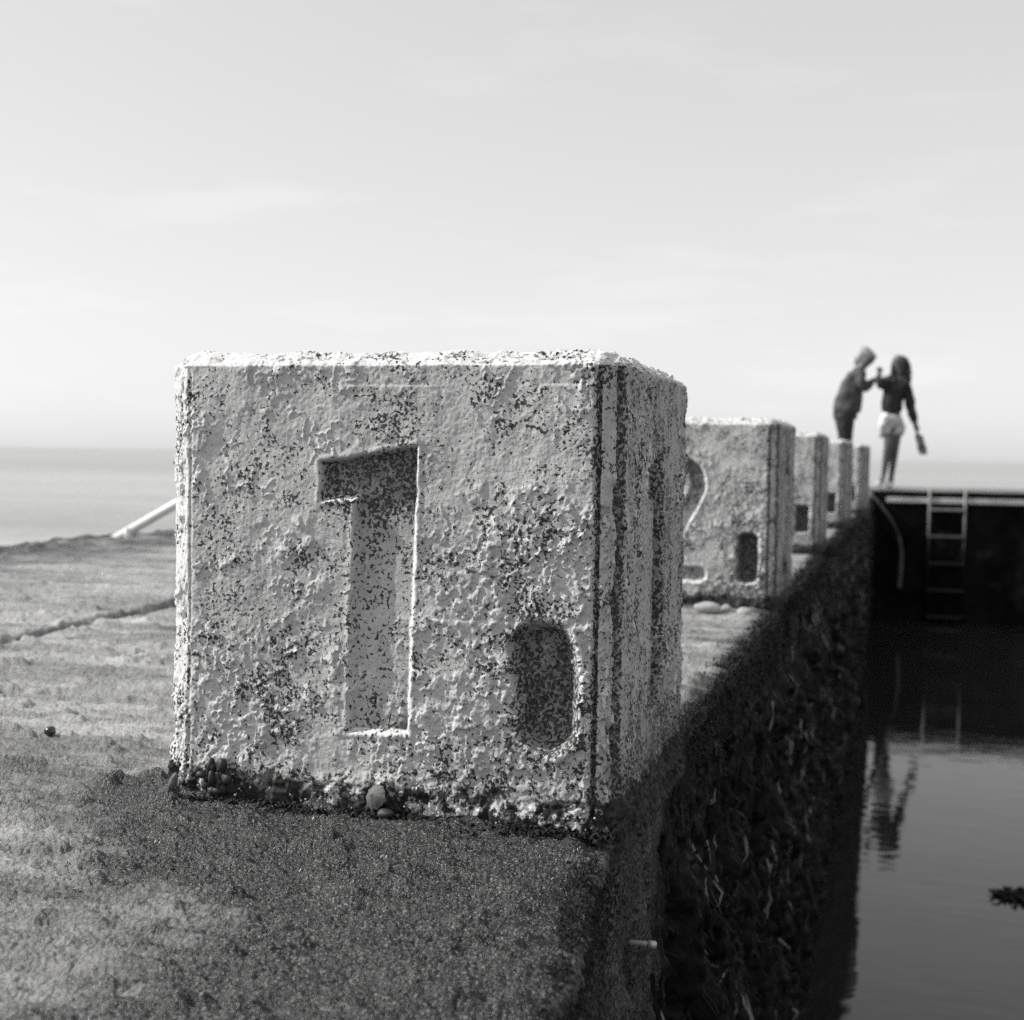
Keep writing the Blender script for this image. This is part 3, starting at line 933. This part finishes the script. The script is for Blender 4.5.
o = bm_obj('pebble', bm, M_shell); o.location = (-0.480, 1.275, gz(-0.48, 1.275) + 0.010); o.rotation_euler = (0.2, 0.5, 0)
tag(o, 'thin upright stone chip at the left corner of the nearest block', 'pebble')
for k, (x, y, s, l) in enumerate(((-0.150, 3.18, 0.020, 'flat pale stone, leftmost of three below the number 2 block'),
                                  (-0.108, 3.20, 0.013, 'small pale stone, middle of three below the number 2 block'),
                                  (-0.062, 3.17, 0.018, 'pale stone, rightmost of three below the number 2 block'))):
    bm = bmesh.new(); pebble(bm, (0, 0, 0), (s * (1.6 if k == 0 else 1), s * 0.8, s * 0.7), 20 + k)
    o = bm_obj('pebble', bm, M_stone); o.location = (x, y, gz(x, y) + s * 0.4)
    tag(o, l, 'pebble', 'pale stones below the second block')
# mussel clump at the left foot
bm = bmesh.new()
rg = random.Random(5)
for k in range(26):
    a = rg.uniform(0, 6.28); rr = rg.random() ** 0.5 * 0.017
    pebble(bm, (rr * math.cos(a), rg.uniform(-0.008, 0.003), rr * math.sin(a)), (rg.uniform(0.003, 0.006), 0.004, rg.uniform(0.004, 0.008)), k, 2)
o = bm_obj('mussel_clump', bm, M_hole); o.location = (-0.437, 1.291, 0.022)
tag(o, 'black clump of small mussels low on the left of the nearest block', 'mussels')

def build_barnacles():
    bm = bmesh.new(); rg = random.Random(17)
    cl = [(-0.425, 0.010), (-0.40, 0.014), (-0.335, 0.008), (-0.31, 0.006), (-0.20, 0.012), (-0.155, 0.01), (-0.12, 0.004), (-0.09, 0.008), (-0.03, 0.006)]
    for n in range(70):
        cx, cz = rg.choice(cl)
        x = cx + rg.gauss(0, 0.016); z = max(-0.006, cz + rg.gauss(0, 0.007))
        if x > -0.01 or x < -0.485: continue
        r = rg.uniform(0.0005, 0.0014)
        base = Vector((x, 1.298 - 0.006 - 0.010 * max(0, 1 - z / 0.03) * rg.random(), z))
        ax = Vector((rg.gauss(0, 0.3), -1, rg.gauss(0.3, 0.3))).normalized()
        xx = ax.orthogonal().normalized(); yy = ax.cross(xx)
        m = 7; ph = rg.random() * 6
        r0 = [bm.verts.new(base + (xx * math.cos(ph + 6.283 * i / m) + yy * math.sin(ph + 6.283 * i / m)) * r) for i in range(m)]
        r1 = [bm.verts.new(base + ax * r * 1.0 + (xx * math.cos(ph + 6.283 * i / m) + yy * math.sin(ph + 6.283 * i / m)) * r * 0.5) for i in range(m)]
        r2 = [bm.verts.new(base + ax * r * 0.5 + (xx * math.cos(ph + 6.283 * i / m) + yy * math.sin(ph + 6.283 * i / m)) * r * 0.2) for i in range(m)]
        for a, b in ((r0, r1), (r1, r2)):
            for i in range(m): bm.faces.new((a[i], a[(i + 1) % m], b[(i + 1) % m], b[i]))
    o = bm_obj('barnacles', bm, M_barn)
    tag(o, 'clusters of tiny white barnacles along the foot of the nearest block', 'barnacles', kind='stuff')
build_barnacles()

# bolt in the wall
bx = float(edge_x(1.418)); 
bm = bmesh.new(); add_tube(bm, [(-0.03, 0, 0), (0.016, 0, 0.001), (0.026, 0, 0.001)], 0.0030, 12)
add_tube(bm, [(0.017, 0, 0.001), (0.0245, 0, 0.001)], 0.0044, 6)
bt = bm_obj('bolt', bm, simple('bright_steel', 0.5, 0.4, 0.3, 50, 0.0002, 0.5, 0.3)); bt.location = (bx + 0.004, 1.40, -0.150)
tag(bt, 'short steel bolt sticking out of the pool wall below the nearest block', 'bolt')

# floating weed
bm = bmesh.new(); rg = random.Random(2)
for k in range(120):
    a = rg.uniform(0, 6.28); r0 = rg.random() ** 0.6 * 0.09
    c = Vector((r0 * math.cos(a) * 1.3, r0 * math.sin(a), 0))
    a2 = rg.uniform(0, 6.28); l = rg.uniform(0.02, 0.06)
    e = c + Vector((math.cos(a2) * l, math.sin(a2) * l, rg.uniform(0.002, 0.022)))
    mid = (c + e) / 2 + Vector((0, 0, rg.uniform(0.003, 0.016)))
    add_tube(bm, [c, mid, e], [0.006, 0.005, 0.002], 5)
o = bm_obj('floating_weed', bm, M_weed); o.location = (0.86, 6.05, Z_WATER)
tag(o, 'dark clump of seaweed floating on the pool at the right', 'seaweed clump')

# ------------------------------------------------------------------ the two people
def skin_mesh(name, nodes, edges, mat, parent=None, roots=(0,), sub=2):
    """nodes: list of (x, y, z, rx, ry)"""
    me = bpy.data.meshes.new(name)
    me.from_pydata([n[:3] for n in nodes], edges, [])
    o = link(name, me, mat, parent)
    md = o.modifiers.new('skin', 'SKIN')
    sv = me.skin_vertices[0].data
    for i, n in enumerate(nodes):
        sv[i].radius = (n[3] * 1.3, n[4] * 1.3); sv[i].use_root = i in roots
    md.use_smooth_shade = True
    md.branch_smoothing = 0.6
    s = o.modifiers.new('sub', 'SUBSURF'); s.levels = sub; s.render_levels = sub
    if name in FOLD:
        s.levels = s.render_levels = 3
        tx = bpy.data.textures.new(name + '_folds', 'CLOUDS'); tx.noise_scale = FOLD[name][1]; tx.noise_depth = 3
        dm = o.modifiers.new('folds', 'DISPLACE'); dm.texture = tx; dm.strength = FOLD[name][0]; dm.mid_level = 0.45
        dm.texture_coords = 'GLOBAL'
    return o

FOLD = {'hair': (0.09, 0.06), 'sweater': (0.05, 0.09), 'jacket': (0.07, 0.11), 'shorts': (0.04, 0.07), 'leggings': (0.02, 0.07), 'tied_shirt': (0.05, 0.05)}
KPX = 17.35 / 1330.67 / 5.664
def person(name, loc, label, group, build):
    root = empty(name, loc); root.scale = (1.02, 1.02, 1.02); tag(root, label, 'person', group); build(root)
    return root

M_skinA = simple('tanned_skin', 0.09, 0.5, 0.1, 10)
M_skinB = simple('skin', 0.11, 0.5, 0.1, 10)
M_hairA = simple('dark_hair', 0.008, 0.45, 0.3, 60)
M_hairB = simple('grey_blond_hair', 0.32, 0.5, 0.3, 60)
M_topA = simple('black_sweater', 0.014, 0.8, 0.3, 30)
M_shortA = simple('pale_shorts', 0.5, 0.8, 0.1, 20)
M_jackB = simple('dark_grey_jacket', 0.055, 0.7, 0.3, 14)
M_legB = simple('black_leggings', 0.012, 0.7, 0.2, 20)
M_shoe = simple('canvas_shoe', 0.5, 0.7, 0.2, 20)
M_towel = simple('white_cloth', 0.8, 0.9, 0.08, 25)

def build_A(root):
    def P(u, v, dy=0.0): return ((u - 465) * KPX, dy, (850 - v) * KPX)
    N, E = [], []
    def add(u, v, dy, rx, ry=None, par=None):
        x, y, z = P(u, v, dy); N.append((x, y, z, rx, ry or rx)); i = len(N) - 1
        if par is not None: E.append((par, i))
        return i
    pel = add(462, 480, 0, 0.085, 0.078)
    wa = add(460, 400, 0, 0.070, 0.065, pel)
    ch = add(472, 310, 0, 0.085, 0.075, wa)
    nk0 = add(483, 255, 0, 0.06, 0.055, ch)
    nk = add(488, 232, -0.01, 0.043, 0.043, nk0)
    h1 = add(484, 205, -0.02, 0.050, 0.058, nk)
    h2 = add(486, 178, -0.02, 0.064, 0.072, h1)
    h3 = add(491, 158, 0.0, 0.045, 0.05, h2)
    # arm held out to the left
    s1 = add(442, 268, -0.01, 0.048, None, ch); e1 = add(392, 322, -0.10, 0.036, None, s1)
    w1 = add(384, 278, -0.20, 0.025, None, e1); p1 = add(388, 250, -0.22, 0.026, 0.014, w1)
    # arm hanging to the right
    s2 = add(524, 278, 0.01, 0.048, None, ch); e2 = add(548, 400, 0.02, 0.036, None, s2)
    w2 = add(577, 525, -0.02, 0.025, None, e2); p2 = add(590, 560, -0.02, 0.014, 0.028, w2)
    # legs
    hl = add(440, 525, -0.01, 0.062, None, pel); kl = add(444, 632, -0.05, 0.048, None, hl)
    cl = add(434, 690, -0.03, 0.040, None, kl); al = add(422, 792, 0.0, 0.026, None, cl)
    fl = add(410, 832, -0.02, 0.035, 0.03, al); tl = add(395, 842, -0.11, 0.034, 0.02, fl)
    hr_ = add(486, 525, 0.02, 0.062, None, pel); kr = add(474, 632, 0.02, 0.048, None, hr_)
    c2 = add(472, 690, 0.06, 0.040, None, kr); ar = add(462, 800, 0.08, 0.026, None, c2)
    fr_ = add(458, 836, 0.07, 0.035, 0.03, ar); tr = add(450, 846, -0.02, 0.034, 0.02, fr_)
    roots = [pel]
    # fingers
    for (bu, bv, by, du, dv) in ((388, 250, -0.22, 2, -28), (590, 560, -0.02, 8, 34)):
        for k in range(4):
            o_ = (k - 1.5) * 0.018
            x, y, z = P(bu, bv, by); dx, dz = du * KPX, -dv * KPX
            ln = (0.85, 1.0, 0.95, 0.75)[k]
            a = len(N)
            yy = o_ if bu > 500 else 0; xx = 0 if bu > 500 else o_
            N.append((x + xx * 0.8, y + yy * 0.8, z, 0.009, 0.009)); N.append((x + xx + dx * 0.55 * ln, y + yy, z + dz * 0.55 * ln, 0.0085, 0.0085))
            N.append((x + xx + dx * ln - 0.012, y + yy, z + dz * ln, 0.007, 0.007))
            E.extend([(a, a + 1), (a + 1, a + 2)]); roots.append(a)
        a = len(N)
        x, y, z = P(bu, bv, by)
        sgn = -1
        N.append((x, y - 0.01, z - 0.0, 0.010, 0.010)); N.append((x + sgn * 0.02, y - 0.035, z - 0.02 * (1 if dv > 0 else -1), 0.0095, 0.0095)); N.append((x + sgn * 0.02, y - 0.04, z - 0.045 * (1 if dv > 0 else -1), 0.008, 0.008))
        E.extend([(a, a + 1), (a + 1, a + 2)]); roots.append(a)
    # nose
    a = len(N); x, y, z = P(478, 186, -0.075)
    N.append((x, y, z + 0.01, 0.012, 0.012)); N.append((x - 0.008, y - 0.02, z - 0.012, 0.011, 0.011)); E.append((a, a + 1)); roots.append(a)
    skin_mesh('body', N, E, M_skinA, root, roots)
    def part(nm, mat, nodes, edges, rts=(0,)):
        return skin_mesh(nm, [P(u, v, dy) + (rx, ry) for (u, v, dy, rx, ry) in nodes], edges, mat, root, rts)
    part('sweater', M_topA, [(454, 486, 0, .112, .10), (454, 400, 0, .118, .10), (468, 320, 0, .132, .10), (484, 268, 0, .090, .075),
                             (440, 276, -.01, .068, .06), (398, 322, -.10, .056, .054), (388, 285, -.185, .042, .042),
                             (522, 290, .01, .066, .06), (545, 400, .02, .050, .048), (573, 518, -.015, .034, .034)],
         [(0, 1), (1, 2), (2, 3), (2, 4), (4, 5), (5, 6), (2, 7), (7, 8), (8, 9)])
    part('shorts', M_shortA, [(460, 452, 0, .120, .105), (458, 500, 0, .112, .10), (438, 545, -.01, .084, .09), (438, 586, -.02, .070, .078), (484, 545, .02, .082, .09), (482, 588, .02, .068, .078)],
         [(0, 1), (1, 2), (2, 3), (1, 4), (4, 5)])
    part('hair', M_hairA, [(492, 150, .00, .078, .085), (503, 185, .03, .082, .078), (515, 235, .04, .075, .060), (528, 285, .04, .052, .036), (540, 310, .04, .022, .018),
                           (470, 205, .03, .026, .04), (458, 255, -.03, .028, .026), (450, 300, -.07, .014, .012)],
         [(0, 1), (1, 2), (2, 3), (3, 4), (1, 5), (5, 6), (6, 7)])
    part('tied_shirt', M_towel, [(436, 468, -.09, .05, .05), (415, 500, -.10, .046, .036), (402, 535, -.10, .042, .026), (398, 562, -.10, .022, .014)], [(0, 1), (1, 2), (2, 3)])
    for (u, v, dy, u2, dy2) in ((413, 838, 0.02, 393, -0.13), (460, 843, 0.09, 448, -0.05)):
        part('shoe', M_shoe, [(u, v - 8, dy, .042, .036), ((u + u2) / 2, v + 1, (dy + dy2) / 2, .042, .030), (u2, v + 4, dy2, .036, .022)], [(0, 1), (1, 2)])

def build_B(root):
    def P(u, v, dy=0.0): return ((u - 205) * KPX, dy, (850 - v) * KPX)
    N, E = [], []
    def add(u, v, dy, rx, ry=None, par=None):
        x, y, z = P(u, v, dy); N.append((x, y, z, rx, ry or rx)); i = len(N) - 1
        if par is not None: E.append((par, i))
        return i
    pel = add(210, 450, 0, 0.080, 0.085)
    wa = add(224, 370, 0, 0.075, 0.08, pel)
    ch = add(258, 280, 0, 0.085, 0.09, wa)
    n0 = add(282, 225, 0, 0.06, 0.06, ch)
    nk = add(300, 198, 0, 0.045, 0.045, n0)
    h1 = add(318, 178, -0.01, 0.062, 0.062, nk)
    h2 = add(332, 156, -0.01, 0.066, 0.066, h1)
    h3 = add(336, 136, -0.0, 0.050, 0.05, h2)
    for sy in (-1, 1):
        s = add(268, 258, 0.15 * sy, 0.048, None, ch)
        e = add(298, 330 if sy < 0 else 320, 0.17 * sy, 0.037, None, s)
        w = add(345, 290, 0.10 * sy, 0.026, None, e); p = add(366, 280, 0.07 * sy, 0.026, 0.014, w)
    for sy in (-1, 1):
        h = add(210, 500, 0.07 * sy, 0.065, None, pel); k = add(214, 620, 0.09 * sy, 0.056, None, h)
        c = add(204, 690, 0.09 * sy, 0.052, None, k); a = add(196, 800, 0.09 * sy, 0.033, None, c)
        f = add(200, 836, 0.09 * sy, 0.036, 0.03, a); t = add(245, 845, 0.11 * sy, 0.034, 0.02, f)
    roots = [pel]
    for sy in (-1, 1):
        x, y, z = P(366, 280, 0.07 * sy)
        for k in range(4):
            o_ = (k - 1.5) * 0.018; ln = (0.85, 1, 0.95, 0.75)[k]; a = len(N)
            N.append((x, y, z + o_ * 0.8, 0.009, 0.009)); N.append((x + 0.04 * ln, y - 0.01 * sy, z + o_, 0.0085, 0.0085)); N.append((x + 0.068 * ln, y - 0.03 * sy, z + o_ - 0.006, 0.007, 0.007))
            E.extend([(a, a + 1), (a + 1, a + 2)]); roots.append(a)
        a = len(N)
        N.append((x - 0.01, y, z + 0.015, 0.010, 0.010)); N.append((x + 0.015, y - 0.02 * sy, z + 0.045, 0.0095, 0.0095)); N.append((x + 0.04, y - 0.03 * sy, z + 0.055, 0.008, 0.008))
        E.extend([(a, a + 1), (a + 1, a + 2)]); roots.append(a)
    a = len(N); x, y, z = P(362, 160, -0.01)
    N.append((x - 0.01, y, z + 0.01, 0.012, 0.012)); N.append((x + 0.006, y, z - 0.012, 0.011, 0.011)); E.append((a, a + 1)); roots.append(a)
    skin_mesh('body', N, E, M_skinB, root, roots)
    def part(nm, mat, nodes, edges, rts=(0,)):
        return skin_mesh(nm, [P(u, v, dy) + (rx, ry) for (u, v, dy, rx, ry) in nodes], edges, mat, root, rts)
    part('jacket', M_jackB, [(216, 492, 0, .138, .125), (216, 400, 0, .145, .13), (236, 330, 0, .135, .13), (262, 262, 0, .105, .115), (284, 222, 0, .068, .065),
                             (270, 258, -.15, .062, .060), (300, 330, -.175, .050, .05), (342, 294, -.11, .038, .038),
                             (270, 258, .15, .062, .060), (300, 320, .175, .050, .05), (342, 294, .11, .038, .038)],
         [(0, 1), (1, 2), (2, 3), (3, 4), (3, 5), (5, 6), (6, 7), (3, 8), (8, 9), (9, 10)])
    part('leggings', M_legB, [(208, 415, 0, .112, .105), (206, 490, -.08, .098, .095), (213, 620, -.09, .064, .062), (203, 690, -.09, .060, .058), (196, 795, -.09, .042, .042),
                              (206, 490, .08, .098, .095), (213, 620, .09, .064, .062), (203, 690, .09, .060, .058), (196, 795, .09, .042, .042)],
         [(0, 1), (1, 2), (2, 3), (3, 4), (0, 5), (5, 6), (6, 7), (7, 8)])
    part('hair', M_hairB, [(333, 124, .0, .070, .075), (314, 140, .0, .080, .082), (297, 164, 0, .062, .07), (270, 184, 0, .042, .045), (248, 190, 0, .030, .030)],
         [(0, 1), (1, 2), (2, 3), (3, 4)])
    for sy in (-1, 1):
        part('shoe', M_shoe, [(200, 838, .09 * sy, .044, .036), (225, 844, .10 * sy, .042, .030), (248, 847, .11 * sy, .036, .022)], [(0, 1), (1, 2)])

XA = 0.2555 + (810 + 465 / 5.664 - 887.7) * 17.35 / 1330.67
XB = 0.2555 + (810 + 205 / 5.664 - 887.7) * 17.35 / 1330.67
person('person', (XA, 17.35, 0.055), 'person with long dark hair, black top and pale shorts, holding sandals in one lowered hand', 'two people on the far wall', build_A)
person('person', (XB, 17.45, 0.055), 'person in a grey jacket and black leggings bending towards the other', 'two people on the far wall', build_B)

# sandals in the lowered hand
def at_A(u, v, dy=0.0): return Vector((XA + (u - 465) * KPX, 17.35 + dy, 0.055 + (850 - v) * KPX))
sdl = empty('sandals', at_A(592, 575, -0.02))
tag(sdl, 'pair of flat grey sandals dangling from the standing person\'s hand', 'sandals')
for k, (du, mt) in enumerate(((0, M_sole), (14, M_sole))):
    bm = bmesh.new()
    r = bmesh.ops.create_cube(bm, size=1)
    L0 = Vector((0.055 + 0.0, 0, -0.235)).normalized()
    outl = [(-0.036, 0.0), (-0.040, -0.05), (-0.034, -0.12), (-0.044, -0.19), (-0.030, -0.235), (0.0, -0.25), (0.032, -0.235), (0.045, -0.19), (0.036, -0.12), (0.036, -0.05), (0.03, 0.0), (0, 0.012)]
    bm.clear()
    fr_, bk = [], []
    th = 0.25
    for (a, z) in outl:
        x = a * math.cos(0.5) - z * math.sin(th); zz = z * math.cos(th) + a * 0.1
        fr_.append(bm.verts.new((x + du * KPX, -0.012 + 0.03 * k, zz))); bk.append(bm.verts.new((x + du * KPX, 0.010 + 0.03 * k, zz)))
    bm.faces.new(fr_); bm.faces.new(bk[::-1])
    for i in range(len(outl)):
        j = (i + 1) % len(outl); bm.faces.new((fr_[i], bk[i], bk[j], fr_[j]))
    o = bm_obj('sandal', bm, mt, sdl, smooth=False)
    bm = bmesh.new()
    add_tube(bm, [(-0.03 + 0.03 + du * KPX, -0.012 + 0.03 * k, -0.15), (0.03 + du * KPX, -0.05 + 0.03 * k, -0.13), (0.075 + du * KPX, -0.012 + 0.03 * k, -0.14)], 0.008, 6)
    bm_obj('strap', bm, M_hairA, o)
